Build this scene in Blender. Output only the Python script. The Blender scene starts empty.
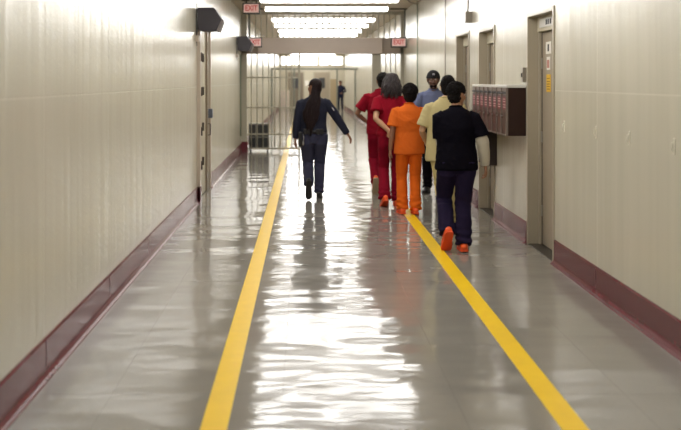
import bpy, bmesh, math, random
from mathutils import Vector, Matrix, noise
random.seed(7)
scene = bpy.context.scene
R = math.radians

# ------------------------------------------------------------------ camera
cam_d = bpy.data.cameras.new('camera')
cam = bpy.data.objects.new('camera', cam_d)
scene.collection.objects.link(cam)
cam.location = (0, 0, 1.68)
cam.rotation_euler = (R(90), 0, 0)
cam_d.sensor_width = 36.0
cam_d.lens = 920.0 / 681.0 * 36.0
cam_d.shift_x = 35.5 / 681.0
cam_d.shift_y = -135.0 / 681.0
cam_d.clip_end = 200
cam_d.dof.use_dof = True
cam_d.dof.focus_distance = 9.8
cam_d.dof.aperture_fstop = 1.7
scene.camera = cam

# ------------------------------------------------------------------ world, exposure
w = bpy.data.worlds.new('world'); scene.world = w; w.use_nodes = True
w.node_tree.nodes['Background'].inputs[0].default_value = (0.8, 0.85, 0.9, 1)
w.node_tree.nodes['Background'].inputs[1].default_value = 0.05
scene.view_settings.view_transform = 'Standard'
scene.view_settings.look = 'None'
scene.view_settings.gamma = 1
scene.view_settings.use_curve_mapping = False
scene.view_settings.exposure = 0.84
LAMP = 9.0            # strength of the fluorescent diffusers
LIGHT_Z = 3.10
ROWS = [4.0, 6.5, 8.8, 11.3, 13.9, 16.4, 18.5, 21.9, 24.2, 26.8, 29.3, 32, 34.4, 36.6, 38.8, 41.5, 43.5, 45.5, 47.5, 49.5, 51.5]  # rows hidden behind the header include extra lamps added to brighten the far corridor

# ------------------------------------------------------------------ helpers
def lin(r, g, b):
    f = lambda c: (c/255/12.92) if c/255 <= 0.04045 else ((c/255+0.055)/1.055)**2.4
    return (f(r), f(g), f(b), 1)

def mat(name, col, rough=0.6, metal=0.0, spec=0.5, emit=None, estr=0.0, bump=0.0, bscale=40.0, var=0.0, vscale=6.0, coat=0.0):
    m = bpy.data.materials.new(name); m.use_nodes = True
    nt = m.node_tree; b = nt.nodes['Principled BSDF']
    b.inputs['Base Color'].default_value = col
    b.inputs['Roughness'].default_value = rough
    b.inputs['Metallic'].default_value = metal
    b.inputs['Specular IOR Level'].default_value = spec
    b.inputs['Coat Weight'].default_value = coat
    if emit:
        b.inputs['Emission Color'].default_value = emit
        b.inputs['Emission Strength'].default_value = estr
    if bump or var:
        tc = nt.nodes.new('ShaderNodeTexCoord')
        n = nt.nodes.new('ShaderNodeTexNoise'); n.inputs['Scale'].default_value = bscale; n.inputs['Detail'].default_value = 4
        nt.links.new(tc.outputs['Object'], n.inputs['Vector'])
        if bump:
            bp = nt.nodes.new('ShaderNodeBump'); bp.inputs['Strength'].default_value = bump; bp.inputs['Distance'].default_value = 0.01
            nt.links.new(n.outputs['Fac'], bp.inputs['Height']); nt.links.new(bp.outputs['Normal'], b.inputs['Normal'])
        if var:
            n2 = nt.nodes.new('ShaderNodeTexNoise'); n2.inputs['Scale'].default_value = vscale; n2.inputs['Detail'].default_value = 3
            nt.links.new(tc.outputs['Object'], n2.inputs['Vector'])
            mx = nt.nodes.new('ShaderNodeMix'); mx.data_type = 'RGBA'
            mx.inputs[6].default_value = tuple(c*(1-var) for c in col[:3])+(1,)
            mx.inputs[7].default_value = tuple(min(1, c*(1+var)) for c in col[:3])+(1,)
            nt.links.new(n2.outputs['Fac'], mx.inputs[0]); nt.links.new(mx.outputs[2], b.inputs['Base Color'])
    return m

def link(o, parent=None):
    scene.collection.objects.link(o)
    if parent: o.parent = parent
    return o

def obj(name, bm, m, parent=None, smooth=False, kind=None, label=None):
    me = bpy.data.meshes.new(name)
    bmesh.ops.recalc_face_normals(bm, faces=bm.faces)
    bm.to_mesh(me); bm.free()
    if smooth: me.shade_smooth()
    o = bpy.data.objects.new(name, me)
    if m: me.materials.append(m)
    link(o, parent)
    if kind: o['kind'] = kind
    if label: o['label'] = label
    return o

def tag(o, label, cat, group=None, kind=None):
    o['label'] = label; o['category'] = cat
    if group: o['group'] = group
    if kind: o['kind'] = kind
    return o

def thing(name, label, cat, loc=(0,0,0), rz=0, group=None):
    o = bpy.data.objects.new(name, None); link(o)
    o.location = loc; o.rotation_euler = (0, 0, rz); o.empty_display_size = 0.1
    return tag(o, label, cat, group)

def box(bm, x0, x1, y0, y1, z0, z1, bev=0.0):
    g = bmesh.ops.create_cube(bm, size=1)
    vs = g['verts']
    for v in vs:
        v.co = Vector(((x0+x1)/2 + v.co.x*(x1-x0), (y0+y1)/2 + v.co.y*(y1-y0), (z0+z1)/2 + v.co.z*(z1-z0)))
    if bev > 0:
        es = list({e for v in vs for e in v.link_edges})
        bmesh.ops.bevel(bm, geom=es, offset=bev, segments=2, affect='EDGES', profile=0.5)
    return bm

def bx(*a, **k):
    return box(bmesh.new(), *a, **k)

def ell(bm, c, r, rot=None, seg=20):
    g = bmesh.ops.create_uvsphere(bm, u_segments=seg, v_segments=max(8, seg//2+2), radius=1)
    M = Matrix.Translation(Vector(c)) @ (rot.to_4x4() if rot else Matrix.Identity(4)) @ Matrix.Diagonal((r[0], r[1], r[2], 1))
    bmesh.ops.transform(bm, matrix=M, verts=g['verts'])
    return bm

def tube(bm, pts, rad, side=(1, 0, 0), n=16, cap=True, roundcap=0.0):
    """loft rings round a path; rad = list of r or (a,b): a along side, b across"""
    pts = [Vector(p) for p in pts]
    rad = [(r, r) if not isinstance(r, tuple) else r for r in rad]
    if roundcap:
        t0 = (pts[0]-pts[1]).normalized(); t1 = (pts[-1]-pts[-2]).normalized()
        r0, r1 = rad[0], rad[-1]
        m0, m1 = min(r0)*roundcap, min(r1)*roundcap
        pre = [(pts[0]+t0*m0, (r0[0]*.25, r0[1]*.25)), (pts[0]+t0*m0*.75, (r0[0]*.68, r0[1]*.68)), (pts[0]+t0*m0*.4, (r0[0]*.9, r0[1]*.9))]
        post = [(pts[-1]+t1*m1*.4, (r1[0]*.9, r1[1]*.9)), (pts[-1]+t1*m1*.75, (r1[0]*.68, r1[1]*.68)), (pts[-1]+t1*m1, (r1[0]*.25, r1[1]*.25))]
        pts = [p[0] for p in pre]+pts+[p[0] for p in post]
        rad = [p[1] for p in pre]+rad+[p[1] for p in post]
    rings = []
    side = Vector(side)
    for i, p in enumerate(pts):
        a = pts[max(0, i-1)]; b = pts[min(len(pts)-1, i+1)]
        t = (b-a).normalized()
        u = side - t*side.dot(t)
        if u.length < 1e-4: u = Vector((0, 1, 0)) - t*t.y
        u.normalize(); v = t.cross(u)
        ring = []
        for k in range(n):
            th = 2*math.pi*k/n
            ring.append(bm.verts.new(p + u*math.cos(th)*rad[i][0] + v*math.sin(th)*rad[i][1]))
        rings.append(ring)
    for i in range(len(rings)-1):
        for k in range(n):
            bm.faces.new((rings[i][k], rings[i][(k+1) % n], rings[i+1][(k+1) % n], rings[i+1][k]))
    if cap:
        bm.faces.new(rings[0][::-1]); bm.faces.new(rings[-1])
    return bm

def prism(bm, prof, y0, y1):
    """profile in x,z extruded along y"""
    a = [bm.verts.new((x, y0, z)) for x, z in prof]; b = [bm.verts.new((x, y1, z)) for x, z in prof]
    bm.faces.new(a); bm.faces.new(b[::-1])
    for i in range(len(a)):
        j = (i+1) % len(a); bm.faces.new((a[i], a[j], b[j], b[i]))
    return bm

def remesh(name, bm, m, parent, vox=0.006, it=3, disp=None):
    me = bpy.data.meshes.new('tmp'); bmesh.ops.recalc_face_normals(bm, faces=bm.faces)
    bm.to_mesh(me); bm.free()
    o = bpy.data.objects.new('tmp', me); scene.collection.objects.link(o)
    r = o.modifiers.new('r', 'REMESH'); r.mode = 'VOXEL'; r.voxel_size = vox
    s = o.modifiers.new('s', 'SMOOTH'); s.iterations = it; s.factor = 0.5
    dg = bpy.context.evaluated_depsgraph_get()
    me2 = bpy.data.meshes.new_from_object(o.evaluated_get(dg), preserve_all_data_layers=False, depsgraph=dg)
    bpy.data.objects.remove(o); bpy.data.meshes.remove(me)
    if disp:
        nr = [v.normal.copy() for v in me2.vertices]
        for v, nn in zip(me2.vertices, nr):
            v.co = v.co + nn*disp(v.co)
    me2.name = name; me2.materials.clear(); me2.materials.append(m); me2.shade_smooth()
    o = bpy.data.objects.new(name, me2); link(o, parent)
    return o

def text_mesh(name, txt, size, m, parent, loc, rot, depth=0.002, sx=1.0):
    cu = bpy.data.curves.new('t', 'FONT'); cu.body = txt; cu.size = size; cu.extrude = depth
    cu.align_x = 'CENTER'; cu.align_y = 'CENTER'; cu.offset = size*0.02
    o = bpy.data.objects.new('t', cu); scene.collection.objects.link(o)
    dg = bpy.context.evaluated_depsgraph_get()
    me = bpy.data.meshes.new_from_object(o.evaluated_get(dg))
    bpy.data.objects.remove(o)
    me.transform(Matrix.Diagonal((sx, 1, 1, 1)))
    me.materials.clear(); me.materials.append(m); me.name = name
    q = bpy.data.objects.new(name, me); link(q, parent)
    q.location = loc; q.rotation_euler = rot
    return q

# ------------------------------------------------------------------ setting materials
def N(nt, t, **k):
    n = nt.nodes.new(t)
    for a, b in k.items(): setattr(n, a, b)
    return n

def math_node(nt, op, a, b=None, c=None):
    n = N(nt, 'ShaderNodeMath', operation=op)
    for i, v in enumerate((a, b, c)):
        if v is None: continue
        if isinstance(v, (int, float)): n.inputs[i].default_value = v
        else: nt.links.new(v, n.inputs[i])
    return n.outputs[0]

def wall_material(name, phase, period, amp):
    m = bpy.data.materials.new(name); m.use_nodes = True; nt = m.node_tree
    b = nt.nodes['Principled BSDF']
    geo = N(nt, 'ShaderNodeTexCoord'); sep = N(nt, 'ShaderNodeSeparateXYZ')
    nt.links.new(geo.outputs['Object'], sep.inputs[0])
    y, z = sep.outputs[1], sep.outputs[2]
    # vertical streaks: fast along the corridor, slow up the wall
    def streak(sy, sz, det):
        c = N(nt, 'ShaderNodeCombineXYZ')
        nt.links.new(math_node(nt, 'MULTIPLY', y, sy), c.inputs[0]); nt.links.new(math_node(nt, 'MULTIPLY', z, sz), c.inputs[1])
        n = N(nt, 'ShaderNodeTexNoise'); n.inputs['Scale'].default_value = 1; n.inputs['Detail'].default_value = det
        nt.links.new(c.outputs[0], n.inputs['Vector']); return n.outputs['Fac']
    s1 = streak(7.0, 0.25, 4); s2 = streak(1.3, 0.5, 2); s3 = streak(26.0, 1.2, 3)
    # seams
    fr = math_node(nt, 'FRACT', math_node(nt, 'DIVIDE', math_node(nt, 'SUBTRACT', y, phase), period))
    d = math_node(nt, 'ABSOLUTE', math_node(nt, 'SUBTRACT', fr, 0.5))
    seam_v = math_node(nt, 'GREATER_THAN', d, 0.5-0.006/period)
    dz = math_node(nt, 'ABSOLUTE', math_node(nt, 'SUBTRACT', z, 1.585))
    seam_h = math_node(nt, 'LESS_THAN', dz, 0.005)
    seam = math_node(nt, 'MAXIMUM', seam_v, math_node(nt, 'MULTIPLY', seam_h, 0.7))
    mx = N(nt, 'ShaderNodeMix', data_type='RGBA')
    mx.inputs[6].default_value = lin(184, 178, 160); mx.inputs[7].default_value = lin(212, 207, 190)
    nt.links.new(math_node(nt, 'ADD', math_node(nt, 'MULTIPLY', s1, 0.6), math_node(nt, 'MULTIPLY', s2, 0.4)), mx.inputs[0])
    mx2 = N(nt, 'ShaderNodeMix', data_type='RGBA'); mx2.inputs[7].default_value = lin(232, 228, 212)
    nt.links.new(mx.outputs[2], mx2.inputs[6]); nt.links.new(math_node(nt, 'MULTIPLY', seam, 0.45), mx2.inputs[0])
    nt.links.new(mx2.outputs[2], b.inputs['Base Color'])
    h = math_node(nt, 'ADD', math_node(nt, 'MULTIPLY', s1, amp), math_node(nt, 'MULTIPLY', s3, 0.0003))
    h = math_node(nt, 'ADD', h, math_node(nt, 'MULTIPLY', s2, 0.012))
    h = math_node(nt, 'ADD', h, math_node(nt, 'MULTIPLY', seam, -0.002))
    bp = N(nt, 'ShaderNodeBump'); bp.inputs['Strength'].default_value = 0.7; bp.inputs['Distance'].default_value = 1.0
    nt.links.new(h, bp.inputs['Height']); nt.links.new(bp.outputs['Normal'], b.inputs['Normal'])
    b.inputs['Roughness'].default_value = 0.26
    b.inputs['Specular IOR Level'].default_value = 0.75
    return m

def floor_material():
    m = bpy.data.materials.new('polished_floor'); m.use_nodes = True; nt = m.node_tree
    b = nt.nodes['Principled BSDF']
    geo = N(nt, 'ShaderNodeTexCoord')
    def nz(scale, det, sx=1, sy=1):
        mp = N(nt, 'ShaderNodeMapping'); mp.inputs['Scale'].default_value = (sx, sy, 1)
        nt.links.new(geo.outputs['Object'], mp.inputs['Vector'])
        n = N(nt, 'ShaderNodeTexNoise'); n.inputs['Scale'].default_value = scale; n.inputs['Detail'].default_value = det
        nt.links.new(mp.outputs[0], n.inputs['Vector']); return n.outputs['Fac']
    c1 = nz(1.2, 5); c2 = nz(60, 3)
    mx = N(nt, 'ShaderNodeMix', data_type='RGBA')
    mx.inputs[6].default_value = lin(122, 118, 110); mx.inputs[7].default_value = lin(152, 147, 138)
    nt.links.new(math_node(nt, 'ADD', math_node(nt, 'MULTIPLY', c1, .7), math_node(nt, 'MULTIPLY', c2, .3)), mx.inputs[0])
    # slab joints
    sep = N(nt, 'ShaderNodeSeparateXYZ'); nt.links.new(geo.outputs['Object'], sep.inputs[0])
    def joint(o, ph, per, wd):
        fr = math_node(nt, 'FRACT', math_node(nt, 'DIVIDE', math_node(nt, 'SUBTRACT', o, ph), per))
        return math_node(nt, 'GREATER_THAN', math_node(nt, 'ABSOLUTE', math_node(nt, 'SUBTRACT', fr, .5)), .5-wd/per)
    j = math_node(nt, 'MAXIMUM', joint(sep.outputs[0], -0.12, 0.9144, 0.0025), joint(sep.outputs[1], 0.35, 0.9144, 0.0025))
    mx2 = N(nt, 'ShaderNodeMix', data_type='RGBA'); mx2.inputs[7].default_value = lin(105, 100, 92)
    nt.links.new(mx.outputs[2], mx2.inputs[6]); nt.links.new(math_node(nt, 'MULTIPLY', j, 0.25), mx2.inputs[0])
    nt.links.new(mx2.outputs[2], b.inputs['Base Color'])
    h = math_node(nt, 'ADD', math_node(nt, 'MULTIPLY', nz(1.0, 1.7, 1.1, 2.1), 0.019), math_node(nt, 'MULTIPLY', nz(6.0, 2, 1, 2.0), 0.0008))
    h = math_node(nt, 'ADD', h, math_node(nt, 'MULTIPLY', j, -0.0006))
    bp = N(nt, 'ShaderNodeBump'); bp.inputs['Strength'].default_value = 1.0; bp.inputs['Distance'].default_value = 1.0
    nt.links.new(h, bp.inputs['Height']); nt.links.new(bp.outputs['Normal'], b.inputs['Normal'])
    r = math_node(nt, 'ADD', math_node(nt, 'MULTIPLY', nz(2.5, 3), 0.08), 0.06)
    nt.links.new(r, b.inputs['Roughness'])
    b.inputs['Specular IOR Level'].default_value = 0.65
    return m

M_FLOOR = floor_material()
M_WR = wall_material('cream_gloss_wall_right', 0.41, 1.70, .006)
M_WL = wall_material('cream_gloss_wall_left', 0.12, 1.70, .011)
M_CEIL = mat('ceiling_tan', lin(196, 184, 166), 0.55, bump=0.2, bscale=30, var=.04)
M_BASE = mat('maroon_baseboard', lin(100, 42, 50), 0.25, bump=0.1, bscale=8, var=.15, spec=.6)
M_BASEJ = mat('maroon_joint', lin(70, 22, 30), 0.4)
M_CREAM = mat('cream_paint_metal', lin(196, 188, 166), 0.35, var=.04)
M_FRAME = mat('taupe_door_frame', lin(170, 160, 140), 0.3, var=.05)
M_DOOR = mat('grey_taupe_door', lin(162, 150, 132), 0.35, var=.05)
M_GASK = mat('dark_gasket', lin(40, 34, 30), 0.6)
M_STEEL = mat('brushed_steel', lin(170, 168, 162), 0.3, metal=.9)
M_DKSTEEL = mat('dark_steel', lin(80, 74, 68), 0.4, metal=.6)
M_WHITE = mat('white_plate', lin(235, 232, 225), 0.4)
M_LENS = mat('light_diffuser', lin(250, 250, 250), 0.4, emit=(1.0, 0.985, 0.95, 1), estr=LAMP*0.95)
M_FIX = mat('white_fixture_metal', lin(225, 222, 215), 0.4)
M_YELLOW = mat('yellow_floor_paint', lin(238, 196, 26), 0.32, bump=.05, bscale=5, var=.07, vscale=9, spec=.25)

# ------------------------------------------------------------------ structure
XL, XR, CH, Y0, Y1 = -1.48, 2.29, 3.28, -4.0, 53.0
obj('floor', bx(XL-.3, XR+.3, Y0-.2, Y1+.2, -.1, 0), M_FLOOR, kind='structure')
obj('ceiling', bx(XL-.3, XR+.3, Y0-.2, Y1+.2, CH, CH+.1), M_CEIL, kind='structure')

def long_wall(name, xin, xout, gaps, m):
    bm = bmesh.new(); y = Y0
    for (a, b, top) in gaps:
        box(bm, xin, xout, y, a-.03, 0, CH); box(bm, xin, xout, a-.03, b+.03, top+.03, CH); y = b+.03
    box(bm, xin, xout, y, Y1, 0, CH)
    return obj(name, bm, m, kind='structure')
GR = [(8.48, 9.42, 2.32), (11.13, 12.05, 2.30), (12.85, 13.85, 2.33)]
GL = [(12.75, 14.25, 2.42)]
long_wall('wall_right', XR, XR+.3, GR, M_WR)
long_wall('wall_left', XL-.3, XL, GL, M_WL)
obj('wall_back', bx(XL, XR, Y0-.2, Y0, 0, CH), M_WL, kind='structure')

def baseboard(name, sgn, xw, gaps, m):
    # cove profile
    prof = [(0, 0), (.05, 0), (.046, .006), (.03, .014), (.017, .032), (.014, .05), (.014, .205), (.008, .218), (0, .218)]
    segs = []; y = Y0
    for a, b, t in gaps: segs.append((y, a)); y = b
    segs.append((y, 21.3)); segs.append((21.5, Y1))
    bm = bmesh.new()
    for a, b in segs: prism(bm, [(xw - sgn*x, z) for x, z in prof], a, b)
    o = obj(name, bm, m, kind='structure')
    bm = bmesh.new(); y = 0.41 if sgn > 0 else .12
    n = 0
    while y < 40:
        if all(not (a-.02 < y < b+.02) for a, b, t in gaps):
            x = xw - sgn*.0145
            box(bm, min(x, x-sgn*.001), max(x, x-sgn*.001), y-.006, y+.006, .05, .205)
        y += 1.70
    obj('joint', bm, M_BASEJ, o)
baseboard('baseboard_right', 1, XR, [(8.42, 9.48, 0), (11.07, 12.11, 0), (12.79, 13.91, 0)], M_BASE)
baseboard('baseboard_left', -1, XL, [(12.66, 14.34, 0)], M_BASE)

# painted lane lines on the floor (worn paint, slightly proud of it)
l = obj('painted_line', bx(-.505, -.375, -3.9, 52.0, .0, .0015), M_YELLOW)
tag(l, 'yellow line painted along the floor on the left, nearer the long wall with speakers', 'floor line', 'yellow floor lines')
l = obj('painted_line', bx(1.235, 1.365, -3.9, 12.4, .0, .0015), M_YELLOW)
tag(l, 'yellow line painted along the floor on the right, running under the walking men', 'floor line', 'yellow floor lines')

# doors on the right
def door_right(name, a, b, top, signs=False):
    bm = bmesh.new(); f = .05; xi, xo = XR-.012, XR+.15
    box(bm, xi, xo, a-.045, a, 0, top+.045, .004); box(bm, xi, xo, b, b+.045, 0, top+.045, .004)
    box(bm, xi, xo, a, b, top, top+.045, .004)
    # stop bead
    box(bm, XR+.10, xo, b-.035, b, 0, top, .003); box(bm, XR+.10, xo, a, a+.035, 0, top, .003)
    fr = obj(name, bm, M_FRAME, kind='structure')
    obj('door_panel', bx(XR+.13, XR+.175, a+.005, b-.005, .012, top-.16, .003), M_DOOR, fr)
    obj('transom_panel', bx(XR+.09, XR+.17, a, b, top-.15, top, .004), M_CREAM, fr)
    obj('gasket', bx(XR+.125, XR+.13, b-.044, b-.035, 0, top-.16), M_GASK, fr)
    bm = bmesh.new(); tube(bm, [(XR+.13, a+.09, 1.0), (XR+.075, a+.09, 1.0), (XR+.075, a+.20, 1.0)], [.011]*3, side=(0, 0, 1), n=10)
    obj('door_handle', bm, M_STEEL, fr, True)
    for z in (.35, 1.1, 1.85):
        bm = bmesh.new(); tube(bm, [(XR+.122, b-.05, z-.055), (XR+.122, b-.05, z+.055)], [.011, .011], n=10)
        obj('hinge', bm, M_STEEL, fr)
    obj('threshold', bx(XR-.0, XR+.15, a, b, 0, .006), M_DKSTEEL, fr)
    obj('jamb_liner', bx(XR+.15, XR+.29, a, b, 0, .01), M_DKSTEEL, fr)
    return fr
d1 = door_right('door_1', *GR[0]); d2 = door_right('door_2', *GR[1]); d3 = door_right('door_3', *GR[2])
# plates on the near door
M_LTGREY = mat('pale_grey_plate', lin(214, 212, 206), .4)
M_YSIGN = mat('yellow_sign', lin(226, 180, 40), .5)
M_INK = mat('dark_ink', lin(50, 48, 50), .6)
obj('transom_plate', bx(XR+.078, XR+.09, 8.72, 9.30, 2.205, 2.295, .003), M_LTGREY, d1)
bm = bmesh.new()
for y in (8.85, 8.93, 9.0): box(bm, XR+.076, XR+.078, y, y+.05, 2.225, 2.275)
obj('plate_print', bm, M_INK, d1)
s = obj('door_sign', bx(XR+.126, XR+.13, 9.04, 9.23, 1.94, 2.06, .001), M_WHITE, d1)
obj('sign_print', bx(XR+.1245, XR+.126, 9.11, 9.16, 1.965, 2.035), M_INK, s)
s = obj('door_notice', bx(XR+.126, XR+.13, 9.08, 9.2, 1.78, 1.91, .001), M_WHITE, d1)
obj('notice_print', bx(XR+.1245, XR+.126, 9.1, 9.18, 1.80, 1.88), mat('notice_red', lin(190, 130, 120), .6), s)
s = obj('door_sign', bx(XR+.126, XR+.13, 9.06, 9.21, 1.56, 1.735, .001), M_YSIGN, d1, label='yellow warning sign')
bm = bmesh.new()
for z in (1.585, 1.61, 1.635, 1.66, 1.69): box(bm, XR+.1245, XR+.126, 9.085, 9.185, z, z+.010)
obj('sign_print', bm, mat('sign_ink', lin(150, 110, 30), .6), s)

# left door (metal double frame)
fr = bmesh.new()
box(fr, XL-.10, XL+.045, 12.60, 12.75, 0, 2.47, .006)
box(fr, XL-.10, XL+.02, 14.25, 14.33, 0, 2.47, .006)
box(fr, XL-.12, XL-.10, 12.6, 14.33, 0, 2.47)
box(fr, XL-.10, XL+.045, 12.75, 14.25, 2.42, 2.47, .004)
M_FRL = mat('pale_taupe_frame', lin(186, 172, 156), .3)
d4 = obj('door_4', fr, M_FRL, kind='structure')
obj('door_panel', bx(XL-.07, XL-.02, 12.78, 13.42, .012, 2.40, .004), M_CREAM, d4)
obj('door_panel', bx(XL-.07, XL-.02, 13.44, 14.22, .012, 2.40, .004), M_CREAM, d4)
for yy, xx in ((12.72, XL+.05), (13.42, XL-.005)):
    for z in (.50, .97 if yy < 13 else 1.0, 1.52, 2.0):
        bm = bmesh.new(); tube(bm, [(xx, yy, z-.06), (xx, yy, z+.06)], [.014, .014], n=10)
        box(bm, xx-.03, xx, yy-.02, yy+.02, z-.05, z+.05, .002)
        obj('hinge', bm, M_DKSTEEL, d4)
obj('door_stile', bx(XL-.02, XL+.012, 13.86, 13.95, .012, 2.40, .003), mat('stile_taupe', lin(140, 126, 108), .3), d4)
lk = obj('lock_box', bx(XL-.01, XL+.07, 14.02, 14.14, 1.10, 1.24, .008), mat('blue_grey_lock', lin(104, 110, 124), .4, metal=.4), d4)
bm = bmesh.new(); tube(bm, [(XL-.02, 13.9, .85), (XL+.05, 13.9, .85), (XL+.05, 13.9, 1.02), (XL-.02, 13.9, 1.02)], [.01]*4, side=(0, 1, 0), n=10)
obj('pull_handle', bm, M_DKSTEEL, d4, True)
obj('kick_plate', bx(XL+.0, XL+.05, 12.60, 12.75, 0, .22, .003), M_BASE, d4)

# ------------------------------------------------------------------ ceiling strip lights
XC = .43
def light_fixture():
    t = thing('ceiling_light', '', 'light', (0, 0, 0), 0, 'fluorescent strip lights across the ceiling')
    h = 1.22
    obj('housing', prism_x([(-.17, .065), (-.17, .08), (-.06, .11), (.06, .11), (.17, .08), (.17, .065)], -h, h), M_FIX, t)
    obj('diffuser', prism_x([(-.165, .064), (-.16, .02), (-.13, .0), (.13, .0), (.16, .02), (.165, .064)], -h+.01, h-.01), M_LENS, t)
    for q in (-1, 1): obj('end_cap', bx(q*(h+.006)-.006, q*(h+.006)+.006, -.17, .17, 0, .075, .003), M_FIX, t)
    return t
def prism_x(prof, x0, x1):
    bm = bmesh.new()
    a = [bm.verts.new((x0, y, z)) for y, z in prof]; b = [bm.verts.new((x1, y, z)) for y, z in prof]
    bm.faces.new(a); bm.faces.new(b[::-1])
    for i in range(len(a)):
        j = (i+1) % len(a); bm.faces.new((a[i], a[j], b[j], b[i]))
    return bm
proto = light_fixture()
SEEN = {16.4: 'fluorescent strip light cut off by the top edge, nearest ceiling light in view',
        18.5: 'fluorescent strip light second from the top, the last before the barred partition',
        21.9: 'fluorescent strip light just behind the bars, widest of those behind the partition',
        24.2: 'fluorescent strip light second of the rows behind the partition bars',
        26.8: 'fluorescent strip light third of the rows behind the partition bars',
        29.3: 'fluorescent strip light lowest of the rows above the gate housing'}
for i, y in enumerate(ROWS):
    if i == 0: o = proto
    else:
        o = proto.copy(); link(o)
        for ch in proto.children:
            c = ch.copy(); link(c, o)
    o.location = (XC, y, LIGHT_Z-.03)
    o['label'] = SEEN.get(y, 'fluorescent strip light above the near corridor, seen only mirrored in the polished floor' if y < 16 else 'fluorescent strip light deep beyond the gate, hidden by the header, extra rows added for brightness')

# ------------------------------------------------------------------ barred partition
PY = 21.4
M_BAR = mat('cream_bar_paint', lin(172, 166, 148), .35)
M_HEAD = mat('taupe_header_paint', lin(168, 152, 138), .4, var=.04)
M_HOUS = mat('warm_grey_housing', lin(200, 184, 172), .4, var=.03)
p = thing('barred_partition', 'cream barred security partition with header beam across the corridor', 'partition', (0, PY, 0))
obj('header_beam', bx(XL, XR, -.02, .12, 2.285, 2.66, .01), M_HEAD, p)
obj('gate_housing', bx(-1.09, 1.79, -.16, -.02, 2.285, 2.655, .012), M_HOUS, p, label='pale box over the gate opening')
obj('top_rail', bx(XL, XR, .0, .06, 3.20, 3.27, .004), M_BAR, p)
for x0, x1, zt in ((XL, XL+.13, 3.25), (1.56, 1.77, 2.30), (XR-.07, XR, 3.25)):
    pst = obj('post', bx(x0, x1, -.02, .10, 0, zt, .006), M_BAR, p)
obj('post_base', bx(XL, XL+.15, -.04, -.02, 0, .25, .003), M_BASE, p)
obj('post_base', bx(XR-.09, XR, -.04, -.02, 0, .22, .003), M_BASE, p)
obj('post', bx(-.16, -.11, 0, .05, 0, 2.29, .004), M_BAR, p)
def bar(x, z0, z1):
    bm = bmesh.new(); tube(bm, [(x, .03, z0), (x, .03, z1)], [.0135, .0135], n=8)
    obj('bar', bm, M_BAR, p, True)
x = XL+.20
while x < XR-.1:
    bar(x, 2.66, 3.21); x += .13
x = XL+.23
while x < -.2: bar(x, .1, 2.29); x += .135
x = 1.88
while x < XR-.1: bar(x, .1, 2.29); x += .115
for z in (.07, .40, 1.02, 1.72):
    obj('cross_rail', bx(XL+.13, -.16, .01, .05, z, z+.035, .003), M_BAR, p)
for z in (.07, 1.02):
    obj('cross_rail', bx(1.77, XR-.07, .01, .05, z, z+.035, .003), M_BAR, p)

# grey crate on the floor behind the bars
g = thing('storage_crate', 'dark crate with a light frame on the floor behind the left bars', 'crate', (-1.09, 21.85, 0))
M_DARK = mat('charcoal_panel', lin(52, 52, 54), .5, var=.1)
M_CRF = mat('crate_frame_paint', lin(150, 148, 140), .4)
obj('crate_body', bx(-.22, .22, -.15, .2, .08, .62, .01), M_DARK, g)
bm = bmesh.new()
for x in (-.24, -.08, .08, .22): box(bm, x, x+.022, -.175, -.15, .03, .65)
for z in (.05, .32, .63): box(bm, -.24, .242, -.18, -.155, z, z+.025)
box(bm, -.24, .242, -.155, .21, .62, .65)
obj('crate_frame', bm, M_CRF, g)
for x in (-.2, .2):
    for y in (-.1, .15):
        bm = bmesh.new(); tube(bm, [(x-.012, y, .04), (x+.012, y, .04)], [.04, .04], side=(0, 0, 1), n=14); obj('caster', bm, M_DARK, g)

# ------------------------------------------------------------------ far partition and end wall
p2 = thing('door_screen', 'slim dark metal screen frame standing far down the corridor behind the gate', 'screen', (0, 40, 0))
M_SCR = mat('green_grey_metal', lin(110, 112, 100), .4)
bm = bmesh.new(); box(bm, XL+.0, XR, 0, .06, 2.12, 2.20); obj('top_rail', bm, M_SCR, p2)
for x in (XL, -.5, 1.36, 2.15): obj('post', bx(x, x+.07, 0, .06, 0, 2.12, .004), M_SCR, p2)
x = XL+.2
while x < -.5: 
    bm = bmesh.new(); tube(bm, [(x, .03, 0), (x, .03, 2.12)], [.014]*2, n=6); obj('bar', bm, M_BAR, p2); x += .16
obj('leaf_panel', bx(1.10, 1.36, .0, .05, 0.02, 1.72, .004), mat('tan_panel', lin(158, 140, 108), .5), p2, label='tan door leaf')

we = obj('wall_end', bx(XL-.3, XR+.3, Y1, Y1+.2, 0, CH), mat('cream_end_wall', lin(190, 182, 162), .4, var=.06), kind='structure')
M_GLOW = mat('daylit_pane', lin(250, 250, 250), .2, emit=(1, 1, 1, 1), estr=3.0)
for i, (a, b) in enumerate(((-1.35, -.65), (-.55, .70), (.85, 1.38), (1.5, 2.15))):
    wf = obj('window_%d' % (i+1), bx(a-.05, b+.05, Y1-.05, Y1, 2.5, 3.08, .004), M_CREAM, kind='structure')
    obj('pane', bx(a, b, Y1-.06, Y1-.04, 2.56, 3.02), M_GLOW, wf)
def end_door(name, a, b, m):
    f = obj(name, bx(a-.06, b+.06, Y1-.06, Y1, 0, 2.16, .004), M_FRAME, kind='structure')
    obj('door_panel', bx(a, b, Y1-.08, Y1-.05, .01, 2.1, .003), m, f)
    obj('vision_pane', bx(a+.25, b-.25, Y1-.09, Y1-.08, 1.2, 1.8), M_DARK, f)
end_door('door_5', -.95, -.1, mat('end_door_paint', lin(120, 108, 92), .4))
end_door('door_6', .55, 1.4, mat('end_door_paint', lin(150, 138, 118), .4))
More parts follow.
